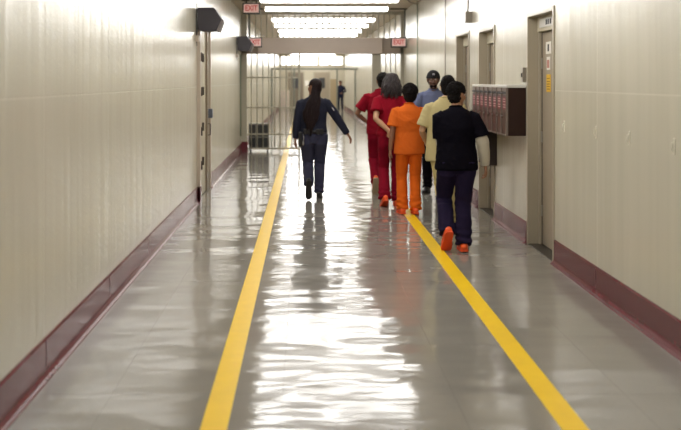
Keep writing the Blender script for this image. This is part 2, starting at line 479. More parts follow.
for (x, z, w_, h_, lb) in ((.0, 1.35, .22, .3, 'white paper notice on the far end wall left of the seen guard'), (1.5, 1.25, .3, .42, 'white paper sheet on the far end wall beside the far guard')):
    n_ = obj('paper_notice', bx(x, x+w_, Y1-.012, Y1, z, z+h_), M_WHITE); tag(n_, lb, 'notice')
fb = thing('filing_cabinet', 'pale cabinet standing against the far end wall behind the left bars', 'cabinet', (-1.15, 52.6, 0))
obj('cabinet_body', bx(-.25, .25, -.3, .35, 0, 1.1, .01), M_CREAM, fb)
for k in range(3):
    dr = obj('drawer', bx(-.23, .23, -.32, -.3, .05+k*.35, .37+k*.35, .004), M_HOUS, fb)
    obj('handle', bx(-.06, .06, -.345, -.32, .2+k*.35, .22+k*.35), M_STEEL, dr)

# ------------------------------------------------------------------ speakers
M_SPK = mat('charcoal_speaker', lin(58, 54, 60), .45, var=.05)
M_GRL = mat('grey_grille', lin(120, 112, 110), .5)
def speaker(y, z, label):
    t = thing('wall_speaker', label, 'speaker', (XL, y, z), 0, 'wall speakers')
    bm = bmesh.new(); prism(bm, [(.03, .0), (.03, .30), (.25, .30), (.345, .15), (.28, -.015), (.10, -.02)], 0, .30)
    bmesh.ops.bevel(bm, geom=list(bm.edges), offset=.008, segments=2, affect='EDGES')
    obj('speaker_box', bm, M_SPK, t)
    bm = bmesh.new(); prism(bm, [(.355, .155), (.375, .12), (.32, -.03), (.285, -.02)], .01, .29)
    obj('grille', bm, M_GRL, t)
    bm = bmesh.new(); box(bm, 0, .012, .08, .22, -.02, .30, .002); box(bm, 0, .05, .12, .18, .10, .18)
    obj('mounting_bracket', bm, M_STEEL, t)
    bm = bmesh.new(); tube(bm, [(.015, .04, .36), (.02, .02, .3), (.015, .0, -.1), (.02, .01, -.22)], [.006]*4, n=8)
    obj('cable', bm, M_DARK, t, True)
    obj('junction_box', bx(0, .05, -.02, .06, -.16, -.08, .004), M_FRL, t)
speaker(12.42, 2.36, 'dark wedge speaker high on the left wall above the metal door')
speaker(19.75, 2.32, 'dark wedge speaker farther down the left wall, in front of the lower exit sign')

# ------------------------------------------------------------------ exit signs
M_EXITF = mat('exit_face', lin(226, 196, 190), .5, emit=lin(255, 200, 190), estr=.12)
M_RED = mat('exit_red', lin(196, 60, 66), .5, emit=lin(215, 60, 60), estr=.1)
M_EXH = mat('dark_green_sign_housing', lin(48, 56, 50), .5)
def exit_sign(x, y, z, label, post):
    t = thing('exit_sign', label, 'sign', (x, y, z), 0, 'exit signs')
    bm = bmesh.new(); box(bm, -.175, .175, 0, .06, 0, .225, .004); 
    obj('sign_housing', bm, M_EXH, t)
    f = obj('sign_face', bx(-.15, .15, -.004, .001, .03, .20), M_EXITF, t)
    text_mesh('sign_lettering', 'EXIT', .15, M_RED, f, (0, -.006, .115), (R(90), 0, 0), .002, sx=.80)
    for px in post: 
        bm = bmesh.new(); tube(bm, [(px, .03, .22), (px, .03, CH-z)], [.014, .014], n=8); obj('hanging_rod', bm, M_EXH, t)
    obj('mount_plate', bx(-.19, .19, 0, .08, CH-z-.03, CH-z), M_DKSTEEL, t)
exit_sign(2.09, 20.5, 2.405, 'red and white exit sign hanging by the right wall before the bars', (.14,))
exit_sign(-1.13, 20.5, 2.405, 'red and white exit sign half hidden behind the farther wall speaker', (-.12, ))
exit_sign(-1.07, 18.3, 2.99, 'red and white exit sign near the ceiling at upper left, topmost of three', (-.1, .1))

# ------------------------------------------------------------------ conduits and pipes
def conduit(name, pts, r, m, label, bx_=None):
    t = thing(name, label, 'conduit', pts[0])
    o0 = Vector(pts[0])
    bm = bmesh.new(); tube(bm, [Vector(p)-o0 for p in pts], [r]*len(pts), side=(0, 1, .01), n=10)
    obj('pipe', bm, m, t, True)
    if bx_:
        a = bx_; obj('outlet_box', bx(a[0]-o0.x, a[1]-o0.x, a[2]-o0.y, a[3]-o0.y, a[4]-o0.z, a[5]-o0.z, .004), m, t)
M_PIPE = mat('grey_conduit', lin(140, 132, 120), .35, metal=.2)
M_GRN = mat('green_grey_pipe', lin(112, 124, 104), .4)
conduit('conduit', [(XR-.02, 12.72, CH), (XR-.03, 12.70, 2.9), (XR-.05, 12.66, 2.62)], .012, M_PIPE, 'grey conduit dropping to a square box high on the right wall', (XR-.09, XR, 12.60, 12.76, 2.47, 2.62))
conduit('conduit', [(XR-.02, 18.6, CH), (XR-.02, 18.6, .22)], .012, M_GRN, 'thin green conduit down the right wall beyond the capped officer')
conduit('conduit', [(XL+.02, 20.9, 2.25), (XL+.02, 20.9, .4)], .014, M_GRN, 'thin green pipe down the left wall beside the barred partition')
conduit('conduit', [(XR-.02, 14.9, CH), (XR-.02, 14.9, .22)], .008, M_PIPE, 'thin grey conduit down the right wall behind the capped officer')
bm = bmesh.new(); tube(bm, [(1.9, 17.2, 3.2), (1.98, 17.3, 3.14), (2.10, 17.4, 3.12), (2.2, 17.6, 3.2), (2.2, 17.6, 3.28)], [.012]*5, n=8)
tag(obj('ceiling_cable', bm, M_PIPE, None, True), 'looping grey cable under the ceiling near the right wall', 'cable')
for (y0, y1, x, lb) in ((17.0, 21.2, -1.05, 'pipe run along the ceiling over the left side before the bars'),):
    bm = bmesh.new(); tube(bm, [(x, y0, 3.22), (x, y1, 3.22)], [.02, .02], n=10)
    tag(obj('ceiling_pipe', bm, M_PIPE, None, True), lb, 'pipe')
sw = thing('switch_box', 'small grey switch box on the right wall above the brown cabinet row', 'switch', (XR, 9.56, 1.66))
obj('box_body', bx(-.035, 0, -.04, .04, 0, .15, .004), M_PIPE, sw)
obj('switch', bx(-.045, -.035, -.01, .01, .05, .09), M_DARK, sw)

# thin hooks on the near right wall
M_HOOK = mat('white_hook', lin(226, 222, 206), .3)
for y, lb in ((8.12, 'small white wall hook nearest the door at right'), (7.23, 'small white wall hook second from the door'),
              (6.49, 'small white wall hook third from the door'), (5.70, 'small white wall hook nearest the right edge of the picture')):
    t = thing('wall_hook', lb, 'hook', (XR, y, 1.27), 0, 'white hooks on the right wall')
    obj('hook_plate', bx(-.004, 0, -.009, .009, -.05, .05, .001), M_HOOK, t)
    bm = bmesh.new(); tube(bm, [(-.004, 0, .03), (-.018, 0, .02), (-.02, 0, -.01), (-.014, 0, -.03)], [.004]*4, side=(0, 1, 0), n=8)
    obj('hook', bm, M_HOOK, t, True)

# ------------------------------------------------------------------ brown cabinet row on right wall
c = thing('wall_cabinet', 'row of narrow dark brown wall cabinets with notices on their fronts', 'cabinet', (XR, 9.53, 1.10))
M_BRN = mat('dark_brown_laminate', lin(44, 24, 20), .3, var=.2)
M_BRF = mat('brown_front', lin(74, 46, 40), .4, var=.12)
M_EDGE = mat('silver_edge_strip', lin(130, 118, 110), .4, metal=.3)
M_PINK = mat('red_white_notice', lin(120, 56, 62), .5, var=.3, vscale=60)
obj('cabinet_body', bx(-.185, 0, 0, 1.96, 0, .50, .004), M_BRN, c)
obj('top_board', bx(-.20, 0, .0, 1.97, .50, .525, .003), M_LTGREY, c)
obj('dark_rail', bx(-.205, -.19, .03, 1.96, .435, .455, .002), M_DARK, c)
M_NPR = mat('faded_print', lin(190, 150, 146), .6)
nD = 8; L = 1.96/nD
for k in range(nD):
    y0 = k*L; 
    dr = obj('cabinet_door', bx(-.20, -.185, y0+.02, y0+L-.012, .012, .425, .003), M_BRF, c)
    obj('edge_strip', bx(-.207, -.185, y0, y0+.018, .0, .50, .002), M_EDGE, dr)
    obj('notice', bx(-.202, -.20, y0+.05, y0+L-.05, .27, .40), M_PINK, dr)
    bm = bmesh.new()
    for z in (.29, .315, .35, .375): box(bm, -.2025, -.202, y0+.06, y0+L-.07, z, z+.010)
    obj('notice_print', bm, M_NPR, dr)
    obj('upper_panel', bx(-.20, -.185, y0+.02, y0+L-.012, .46, .497, .002), M_EDGE, dr)
    bm = bmesh.new(); tube(bm, [(-.20, y0+L-.04, .2), (-.215, y0+L-.04, .2)], [.008, .01], side=(0, 0, 1), n=10); obj('knob', bm, M_STEEL, dr)
    obj('bottom_strip', bx(-.203, -.185, y0+.018, y0+L, -.003, .014), M_EDGE, dr)
b2 = thing('wall_box', 'plain dark box on the right wall below the brown cabinet row', 'box', (XR, 10.97, .66))
obj('box_body', bx(-.135, 0, 0, .45, 0, .43, .006), mat('dark_brown_box', lin(50, 38, 36), .5, var=.1), b2)
obj('box_lid', bx(-.145, 0, -.005, .455, .40, .435, .003), M_BRN, b2)

# ================================================================== PEOPLE
def fold(amp, z_hem=None, ankles=False, seed=0, knee=None):
    def f(co):
        x, y, z = co
        n1 = noise.noise(Vector((x*7+seed, y*7, z*3.2)))
        wv = noise.noise(Vector((x*4+seed, y*4, z*4+9)))
        d = noise.noise(Vector(((x+z*.45)*9+wv*2, y*9+seed, (z-x*.5)*7)))
        ridge = 1-abs(d)*2.6
        k = amp*(n1*.9 + max(-.3, ridge)*.55)
        if ankles:
            t = max(0, min(1, (.34-z)/.2))
            k += t*.0065*math.sin(z*95+x*14+wv*6)
            t2 = max(0, 1-abs(z-.50)/.12)
            k += t2*.004*math.sin(z*80+x*20+wv*7)
        return k
    return f

def ik(a, b, l1, l2, hint):
    a, b, hint = Vector(a), Vector(b), Vector(hint)
    d = b-a; L = min(d.length, (l1+l2)*.999); dn = d.normalized()
    x = (l1*l1-l2*l2+L*L)/(2*L); h = math.sqrt(max(0, l1*l1-x*x))
    u = hint-dn*hint.dot(dn); u.normalize()
    return a+dn*x+u*h

def hand(bm, wrist, d, nrm, s, curl=.35, side=1, spread=.0):
    """d: hand direction, nrm: palm normal, thumb on side*cross"""
    d = Vector(d).normalized(); nrm = Vector(nrm); nrm = (nrm-d*nrm.dot(d)).normalized()
    w = Vector(wrist); t = d.cross(nrm)*side       # towards thumb
    tube(bm, [w-d*.03, w, w+d*.035, w+d*.075, w+d*.092], [(.026, .019), (.025, .018), (.036, .017), (.041, .015), (.036, .012)], side=t, n=12, roundcap=.5)
    lens = [.070, .079, .073, .057]; offs = [.030, .010, -.011, -.030]
    for L, o in zip(lens, offs):
        p = w+d*(.085-abs(o)*.15)+t*o; pts = [p-d*.02]; dd = d.copy(); ang = 0
        pts.append(p)
        for k, fr in enumerate((.45, .31, .24)):
            ang += curl*(1.0 if k else .7)
            q = d*math.cos(ang)+nrm*math.sin(ang)+t*o*spread
            p = p+q*L*fr; pts.append(p)
        tube(bm, pts, [.0088, .0088, .0083, .0078, .0066], side=t, n=8, roundcap=.8)
    p0 = w+d*.018+t*.022; p1 = p0+d*.028+t*.026+nrm*.010; p2 = p1+d*.028+t*.010+nrm*.012; p3 = p2+d*.022+nrm*.008
    tube(bm, [p0, p1, p2, p3], [.0145, .012, .0105, .0085], side=t, n=8, roundcap=.8)

def person(spec):
    H = spec['H']; s = H/1.75
    root = thing('person', spec['label'], 'person', (spec['x'], spec['y'], 0), R(spec.get('yaw', 0)), spec.get('group'))
    root.scale = (s, s, s)
    bw = spec.get('bw', 1.0); vox = spec.get('vox', .0055)
    skin = spec['skin']; lean = spec.get('lean', 0.0)
    hipx = spec.get('sway', 0.0)
    dz = spec.get('drop', 0.0)
    def T(x, y, z):         # torso point, leaned forward above the hips
        k = max(0, z-.95); return Vector((x+hipx, y+k*lean, z-dz))
    # feet
    ank = []; feetM = []
    for (bxx, byy, bz, pitch, yw) in spec['feet']:
        M = Matrix.Rotation(R(yw), 3, 'Z') @ Matrix.Rotation(-R(pitch), 3, 'X')
        ball = Vector((bxx, byy, bz))
        ank.append(ball+M @ Vector((0, -.13, .095))); feetM.append((ball, M))
    hips = [T(-.092*bw, 0, .92), T(.092*bw, 0, .92)]
    knees = [ik(h, a, .435, .405, spec.get('knee', (0, 1, 0))) for h, a in zip(hips, ank)]
    sh = [T(-.178*bw, 0, 1.405), T(.178*bw, 0, 1.405)]
    wr = [Vector(wp) for wp in spec['wrists']]
    el = [ik(a, b, .29, .255, hnt) for a, b, hnt in zip(sh, wr, spec['elbow'])]
    # head frame
    HM0 = Matrix.Rotation(R(spec.get('hyaw', 0)), 3, 'Z') @ Matrix.Rotation(R(spec.get('hpitch', 0)), 3, 'X') @ Matrix.Rotation(R(spec.get('hroll', 0)), 3, 'Y')
    HM = HM0*spec.get('hs', 1.09)
    hc = T(spec.get('hx', 0), .035+spec.get('hy', 0), 1.635)
    hp = lambda x, y, z: hc+HM @ Vector((x, y, z))
    # ---- body
    bm = bmesh.new()
    E = lambda c, r: ell(bm, hp(*c), r, HM)
    E((0, -.012, .026), (.075, .094, .090)); E((0, .020, -.028), (.061, .068, .080)); E((0, .034, -.074), (.045, .046, .036))
    E((0, .076, -.094), (.020, .018, .016))
    tube(bm, [hp(0, .082, .016), hp(0, .098, -.008), hp(0, .107, -.028)], [.008, .010, .014], n=10, roundcap=.8)
    for q in (-1, 1):
        E((q*.027, .078, .024), (.025, .012, .008)); E((q*.037, .060, -.026), (.024, .020, .024))
        E((q*.012, .098, -.031), (.010, .010, .008)); E((q*.076, -.006, -.004), (.009, .019, .032)); E((q*.082, -.012, .008), (.008, .012, .018))
        tube(bm, [hp(q*.004, .090, -.056+.0), hp(q*.024, .080, -.058)], [.0065, .004], n=8, roundcap=.8)
    E((0, .091, -.053), (.018, .009, .006)); E((0, .089, -.064), (.017, .010, .007))
    tube(bm, [hp(0, -.012, -.03), hp(0, -.008, -.09), T(0, .005, 1.49), T(0, -.0, 1.42)], [.052, .050, .056, .075], n=16)
    tube(bm, [T(0, 0, 1.46), T(0, 0, 1.42), T(0, .0, 1.28), T(0, 0, 1.10), T(0, 0, .95), T(0, 0, .86)],
         [(.09*bw, .06), (.165*bw, .075), (.155*bw, .095), (.13*bw, .085), (.15*bw, .09), (.10*bw, .07)], roundcap=.3)
    for i in (0, 1):
        tube(bm, [sh[i], sh[i].lerp(el[i], .35), el[i], el[i].lerp(wr[i], .3), wr[i]], [.050, .046, .037, .039, .025], n=12, roundcap=.5)
        d = spec.get('hdir', (None, None))[i] or (wr[i]-el[i])
        hand(bm, wr[i], d, spec['palm'][i], 1, spec.get('curl', (.35, .35))[i], spec.get('thumb', (1, 1))[i])
        tube(bm, [hips[i], hips[i].lerp(knees[i], .5), knees[i], knees[i].lerp(ank[i], .35), ank[i]], [.078, .068, .050, .052, .032], n=12, roundcap=.3)
        ball, M = feetM[i]
        tube(bm, [ank[i], ball+M @ Vector((0, -.04, .045)), ball+M @ Vector((0, .04, .035))], [.03, (.034, .022), (.034, .016)], side=M @ Vector((1, 0, 0)), n=10, roundcap=.4)
    remesh('body', bm, skin, root, vox, 2)
    # eyes
    for q in (-1, 1):
        bm = bmesh.new(); ell(bm, hp(q*.028, .079, .008), (.0095, .0095, .0070), HM, 12); e = obj('eye', bm, M_EYE, root, True)
        bm = bmesh.new(); ell(bm, hp(q*.028, .0865, .008), (.0052, .004, .0052), HM, 10); obj('iris', bm, M_IRIS, e, True)
    # ---- trousers
    bm = bmesh.new(); tw = spec.get('tw', 1.0)
    tube(bm, [T(0, 0, 1.03), T(0, 0, .98), T(0, -.01, .90), T(0, -.008, .82)], [(.160*bw, .108), (.172*bw, .118), (.178*bw, .125), (.13*bw, .10)], roundcap=.25, n=24)
    for i in (0, 1):
        q = -1 if i == 0 else 1
        h = hips[i]; k = knees[i]; a = ank[i]; bk = (a-k).normalized()
        ball, M = feetM[i]
        end = a + bk*spec.get('tlen', .035)
        fl = spec.get('flare', .068)
        tube(bm, [h+Vector((0, -.012, .02)), h+Vector((q*-.002, -.008, -.10)), h.lerp(k, .55), k, k.lerp(end, .35)+Vector((0, -.012, 0)), k.lerp(end, .75), end],
             [(.092*bw*tw, .112), (.088*bw*tw, .104), .082*tw, .070*tw, .070*tw, fl, fl*1.02], n=18)
    remesh('trousers', bm, spec['trousers'], root, vox*1.2, 3, fold(.0065, ankles=True, seed=spec['seed']))
    # ---- shirt
    bm = bmesh.new(); hem = spec.get('hem', .84); sw_ = spec.get('sw', 1.0)*bw
    tube(bm, [T(0, -.005, 1.505), T(0, -.01, 1.485), T(0, -.01, 1.462), T(0, -.008, 1.41), T(0, -.005, 1.28), T(0, 0, 1.12), T(0, -.005, .98), T(0, -.008, hem+.02), T(0, -.008, hem)],
         [(.062, .058), (.085, .068), (.128*bw, .082), (.178*bw, .102), (.182*sw_, .128), (.172*sw_, .122), (.182*sw_, .130), (.190*sw_, .138), (.186*sw_, .134)], n=28)
    fr = spec.get('sleeve', .62); sr = spec.get('sr', 1.0)
    for i in (0, 1):
        p0 = sh[i]+Vector((.05 if i == 0 else -.05, 0, .028))
        if fr <= 1:
            e = sh[i].lerp(el[i], fr)
            tube(bm, [p0, sh[i], sh[i].lerp(e, .5), e], [.040, .056*sr, .067*sr, .076*sr], n=16, roundcap=.02)
        else:
            tube(bm, [p0, sh[i], sh[i].lerp(el[i], .5), el[i], el[i].lerp(wr[i], .5), el[i].lerp(wr[i], .95)], [.040, .056*sr, .060*sr, .054*sr, .049*sr, .040*sr], n=16, roundcap=.1)
    shirt = remesh('shirt' if not spec.get('jacket') else 'jacket', bm, spec['shirt'], root, vox*1.2, 3, fold(.0075, seed=spec['seed']+3))
    # undersleeve
    for i in spec.get('under', ()):
        bm = bmesh.new()
        tube(bm, [sh[i].lerp(el[i], .3), sh[i].lerp(el[i], .7), el[i], el[i].lerp(wr[i], .4), el[i].lerp(wr[i], .98)], [.064, .066, .066, .062, .044], n=16)
        remesh('long_sleeve', bm, spec['under_mat'], root, .006, 3, fold(.007, seed=5))
    # collar band
    bm = bmesh.new(); n = 28
    ring = [T(.066*math.cos(2*math.pi*k/n), -.002+.064*math.sin(2*math.pi*k/n), 1.508-.014*math.sin(2*math.pi*k/n)) for k in range(n+1)]
    tube(bm, ring, [.008]*(n+1), side=(0, 0, 1), n=8, cap=False); obj('collar', bm, spec['shirt'], shirt, True)
    # ---- shoes
    kw = spec.get('shw', 1.08)
    for i in (0, 1):
        ball, M = feetM[i]; X = M @ Vector((1, 0, 0))
        P = lambda x, y, z: ball+M @ Vector((x, y, z))
        bm = bmesh.new()
        tube(bm, [P(0, -.205, .045), P(0, -.17, .05), P(0, -.10, .052), P(0, -.02, .040), P(0, .05, .032), P(0, .085, .026)],
             [(.028*kw, .034), (.036*kw, .042), (.039*kw, .044), (.046*kw, .032), (.044*kw, .024), (.030*kw, .017)], side=X, n=16, roundcap=.6)
        tube(bm, [P(0, -.15, .09), P(0, -.14, .055)], [(.036, .048), (.038, .05)], side=X, n=14)
        sh_o = remesh('shoe', bm, spec['shoe'], root, .005, 3)
        bm = bmesh.new()
        prof = [(-.212, .022), (-.19, .034), (-.14, .038), (-.08, .036), (-.02, .045), (.04, .047), (.08, .036), (.102, .018)]
        top = []; bot = []
        o_ = [(-w_*kw, y) for y, w_ in prof]+[(w_*kw, y) for y, w_ in reversed(prof)]
        top = [bm.verts.new(P(x, y, .022)) for x, y in o_]; bot = [bm.verts.new(P(x, y, .0)) for x, y in o_]
        bm.faces.new(top); bm.faces.new(bot[::-1])
        for k in range(len(o_)):
            j = (k+1) % len(o_); bm.faces.new((top[k], top[j], bot[j], bot[k]))
        obj('sole', bm, spec['sole'], sh_o)
    # ---- hair
    hs = spec.get('hair', 'short'); hm = spec.get('hair_mat', M_HAIR)
    rnd = random.Random(spec['seed'])
    if hs in ('short', 'curly', 'long', 'cap'):
        bm = bmesh.new()
        g = {'short': .006, 'curly': .014, 'long': .004, 'cap': .004}[hs]+spec.get('hvol', 0)
        ell(bm, hp(0, -.020, .032), (.076+g, .088+g, .088+g), HM, 24)
        ell(bm, hp(0, -.036, -.022), (.068+g*.8, .062+g, .076), HM, 24)
        if hs == 'curly': ell(bm, hp(0, .01, .062), (.068, .078, .066), HM)
        ns = spec['seed']*3.1
        fr_ = 55 if hs == 'curly' else 38
        am = .009 if hs == 'curly' else .003
        hair = remesh('hair', bm, hm, root, .0045, 1, lambda co: am*noise.noise(co*fr_+Vector((ns, 0, 0))))
        if hs in ('curly', 'short'):
            bm = bmesh.new()
            for k in range(260 if hs == 'curly' else 120):
                th = rnd.uniform(0, 2*math.pi); ph = math.acos(rnd.uniform(-.1, 1))
                v = Vector((math.sin(ph)*math.cos(th), math.sin(ph)*math.sin(th), math.cos(ph)))
                if v.y > .6 and v.z < .55: continue
                b_ = hp(0, -.018, .030)+HM @ Vector((v.x*(.074+g), v.y*(.090+g), v.z*(.088+g)))
                w_ = HM @ v; tn = w_.cross(Vector((rnd.uniform(-1, 1), rnd.uniform(-1, 1), rnd.uniform(-1, 1)))).normalized()
                q = .011 if hs == 'curly' else .006
                tube(bm, [b_, b_+w_*q+tn*q*.6, b_+w_*q*1.2+tn*q*1.8, b_+w_*q*.4+tn*q*2.6], [.005, .0048, .004, .002], n=5)
            obj('curls', bm, hm, hair, True)
        if hs == 'long':          # wavy shoulder-length locks
            bm = bmesh.new()
            for k in range(120):
                th = rnd.uniform(math.pi*.97, 2.03*math.pi); z0 = rnd.uniform(-.03, .10)
                rr = math.sqrt(max(.05, 1-(z0/.115)**2))
                p = hp(.086*rr*math.cos(th), -.02+.098*rr*math.sin(th), .03+z0*.9)
                end = T(math.cos(th)*.10+rnd.uniform(-.03, .03), -.03+math.sin(th)*.10, rnd.uniform(1.41, 1.56))
                pts = []; ph = rnd.uniform(0, 6.28)
                for j in range(11):
                    t = j/10; q = p.lerp(end, t); bulge = math.sin(t*math.pi)*.012
                    q += Vector((math.cos(th)*bulge+.015*t*math.sin(t*14+ph), math.sin(th)*bulge+.015*t*math.cos(t*14+ph), 0)); pts.append(q)
                tube(bm, pts, [.005]*2+[.010]*6+[.008, .006, .002], n=6)
            obj('locks', bm, hm, hair, True)
    if hs == 'cap':
        bm = bmesh.new(); ell(bm, hp(0, -.014, .040), (.088, .103, .092), HM, 28)
        for v in list(bm.verts):
            if (HM.transposed() @ (v.co-hc)).z < .030: bm.verts.remove(v)
        bmesh.ops.holes_fill(bm, edges=[e for e in bm.edges if e.is_boundary])
        cp = obj('knit_cap', bm, M_CAP, root, True)
        bm = bmesh.new(); ring = [hp(.089*math.cos(2*math.pi*k/28), -.014+.104*math.sin(2*math.pi*k/28), .036) for k in range(29)]
        tube(bm, ring, [(.016, .006)]*29, side=HM @ Vector((0, 0, 1)), n=8, cap=False); obj('cap_band', bm, M_CAP, cp, True)
        bm = bmesh.new(); ell(bm, hp(0, .083, .078), (.020, .008, .016), HM @ Matrix.Rotation(R(-35), 3, 'X'), 14); obj('emblem', bm, M_EMB, cp, True, label='white emblem')
        bm = bmesh.new(); ell(bm, hp(0, .050, -.082), (.050, .044, .030), HM, 18); ell(bm, hp(0, .086, -.046), (.026, .012, .005), HM, 12)
        obj('beard', bm, M_HAIR, root, True)
    if hs == 'straight':           # long hair gathered down the back
        bm = bmesh.new(); ell(bm, hp(0, -.020, .030), (.082, .094, .092), HM, 24); ell(bm, hp(0, -.05, -.02), (.072, .06, .08), HM, 24)
        hair = remesh('hair', bm, hm, root, .0045, 1, lambda co: .003*noise.noise(Vector((co.x*60, co.y*60, co.z*8))))
        bm = bmesh.new()
        for k in range(150):
            u = rnd.uniform(-1, 1); dp = rnd.uniform(0, 1)
            z_end = .90+.22*abs(u)+rnd.uniform(0, .1)
            c0 = hp(u*.066, -.085+abs(u)*.03+dp*.02, rnd.uniform(-.02, .07))
            pts = [c0]
            for (t, cx, wd, yy, zz) in ((.2, .02, .075, -.115, 1.50), (.45, -.005, .098, -.150, 1.33), (.75, -.035, .115, -.158, 1.15), (1, -.055, .11, -.152, 1.0)):
                z_ = 1.55+(z_end-1.55)*t*1.0
                pts.append(T(cx+u*wd*(1 if t < 1 else .8)+rnd.uniform(-.006, .006), yy-dp*.022+.018*u*u, z_))
            # smooth
            P2 = []
            for j in range(len(pts)-1):
                for q in range(4): P2.append(pts[j].lerp(pts[j+1], q/4)+Vector((.007*math.sin(j*4+q+u*9), 0, 0)))
            P2.append(pts[-1])
            tube(bm, P2, [.0085]*(len(P2)-2)+[.005, .002], n=6)
        obj('long_strands', bm, hm, hair, True)
    return root, dict(T=T, sh=sh, el=el, wr=wr, hips=hips, hp=hp, HM=HM)

M_EYE = mat('eye_white', lin(225, 220, 212), .3); M_IRIS = mat('iris_dark', lin(30, 18, 12), .2)
M_HAIR = mat('black_hair', lin(18, 14, 14), .6, spec=.12, bump=.5, bscale=120)
M_HAIRG = mat('greying_dark_hair', lin(46, 39, 40), .4, spec=.35, bump=.5, bscale=120, var=.35, vscale=60)
M_HAIRB = mat('dark_brown_hair', lin(30, 19, 20), .55, spec=.15, bump=.5, bscale=120, var=.2, vscale=50)
M_CAP = mat('black_knit', lin(20, 19, 23), .9, bump=.6, bscale=200); M_EMB = mat('cap_emblem', lin(190, 190, 200), .6)
def skin(n, c): return mat(n, c, .5, bump=.1, bscale=60, var=.08, vscale=20)
SK_DK = skin('skin_deep', lin(104, 72, 56)); SK_MD = skin('skin_medium', lin(168, 122, 92)); SK_BR = skin('skin_brown', lin(136, 92, 68)); SK_LT = skin('skin_tan', lin(190, 148, 116))
def cloth(n, c, r=.85): return mat(n, c, r, bump=.35, bscale=45, var=.06, vscale=7, spec=.08)
CL_OR = cloth('orange_scrub', lin(206, 98, 34)); CL_ORT = cloth('orange_trouser', lin(214, 98, 28))
CL_RD = cloth('red_scrub', lin(130, 16, 34)); CL_RDT = cloth('red_trouser', lin(128, 16, 38))
CL_TN = cloth('tan_scrub', lin(188, 174, 128)); CL_TNT = cloth('tan_trouser', lin(186, 170, 118))
CL_NV = cloth('navy_sweatshirt', lin(9, 7, 16)); CL_NVT = cloth('navy_trouser', lin(34, 27, 50))
CL_WH = cloth('off_white_knit', lin(198, 190, 172))
CL_BL = cloth('blue_grey_uniform', lin(104, 112, 142)); CL_BK = cloth('black_trouser', lin(18, 17, 24))
CL_JK = cloth('dark_navy_jacket', lin(38, 40, 54), .6); CL_JT = cloth('slate_navy_trouser', lin(56, 57, 76), .75)
CL_FG = cloth('far_guard_uniform', lin(34, 36, 52))
SH_OR = mat('orange_slip_on', lin(240, 92, 34), .5); SH_ORS = mat('orange_sole', lin(236, 84, 32), .6)
SH_TN = mat('tan_sole', lin(170, 150, 120), .7); SH_BK = mat('black_boot', lin(20, 19, 20), .4); SH_BKS = mat('black_sole', lin(38, 36, 36), .7)
DN = ((-.0, 0, 0), (0, 0, 0))
down = dict(palm=((1, 0, 0), (-1, 0, 0)), thumb=(1, -1))

# front man, navy sweatshirt
person(dict(label='person in a black sweatshirt over white long sleeves, navy trousers and orange slip-ons, walking nearest', x=1.50, y=9.12, H=1.64, hs=1.04, seed=1,
    bw=1.05, feet=[(-.115, -.10, .055, 52, 4), (.065, .0, .0, 4, -4)], wrists=[(-.10, .28, 1.02), (.315, .04, .885)], elbow=[(-.12, -1, 0), (.6, -1, 0)],
    hyaw=-52, hpitch=-4, hx=.02, lean=.06, skin=SK_MD, trousers=CL_NVT, shirt=CL_NV, under=(0, 1), under_mat=CL_WH, sleeve=.78, sr=1.2, hem=.845, sw=1.14, tw=1.2,
    flare=.084, shw=1.22, shoe=SH_OR, sole=SH_ORS, hair='curly', hvol=-.008, curl=(.5, .55), **down))
# tan man
person(dict(label='person in tan scrubs with short dark hair, mostly hidden behind the man in navy', x=1.59, y=10.45, H=1.71, seed=2,
    hx=.05, bw=.98, feet=[(-.03, -.1, 0, 10, 0), (.06, .12, .0, 0, 0)], wrists=[(-.20, .24, 1.0), (.27, .12, .92)], elbow=[(-.5, -1, 0), (.5, -1, 0)],
    hyaw=-20, lean=.04, skin=SK_LT, trousers=CL_TNT, shirt=CL_TN, sleeve=.8, sr=1.1, hem=.78, sw=1.22, shoe=SH_OR, sole=SH_ORS, hair='short', **down))
# orange man
person(dict(label='person in a full orange scrub suit walking away, arms at the sides', x=1.315, y=11.62, H=1.60, hs=1.15, seed=3,
    bw=1.0, feet=[(-.11, .05, 0, 2, 3), (.075, -.04, .0, 6, -3)], wrists=[(-.262, -.03, .87), (.235, .16, 1.0)], elbow=[(-.6, -1, 0), (.9, -.6, 0)],
    lean=.02, skin=SK_BR, trousers=CL_ORT, shirt=CL_OR, sleeve=.74, sr=1.2, hem=.82, sw=1.14, tw=1.05, shw=1.2, flare=.078, shoe=SH_OR, sole=SH_ORS, hair='curly', hvol=-.002, hx=.015, curl=(.3, .5), **down))
# red man, long wavy hair
person(dict(label='person in red scrubs with wavy shoulder-length greying hair, hand clasped behind the back', x=1.15, y=12.3, H=1.76, seed=4,
    bw=.98, hx=.01, feet=[(-.10, -.06, 0, 28, 4), (.09, .14, .0, 0, -4)], wrists=[(-.03, -.185, .99), (.07, -.185, .97)], elbow=[(-1, -.3, 0), (1, -.3, 0)],
    hyaw=4, lean=.03, skin=SK_LT, trousers=CL_RDT, shirt=CL_RD, sleeve=.66, sr=1.15, hem=.93, sw=1.05, flare=.080, shoe=SH_OR, sole=SH_ORS, hair='long', hair_mat=M_HAIRG,
    palm=((0, -1, 0), (0, -1, 0)), thumb=(1, -1), curl=(.5, .4), hdir=((1, 0, -.25), (-1, 0, -.15))))
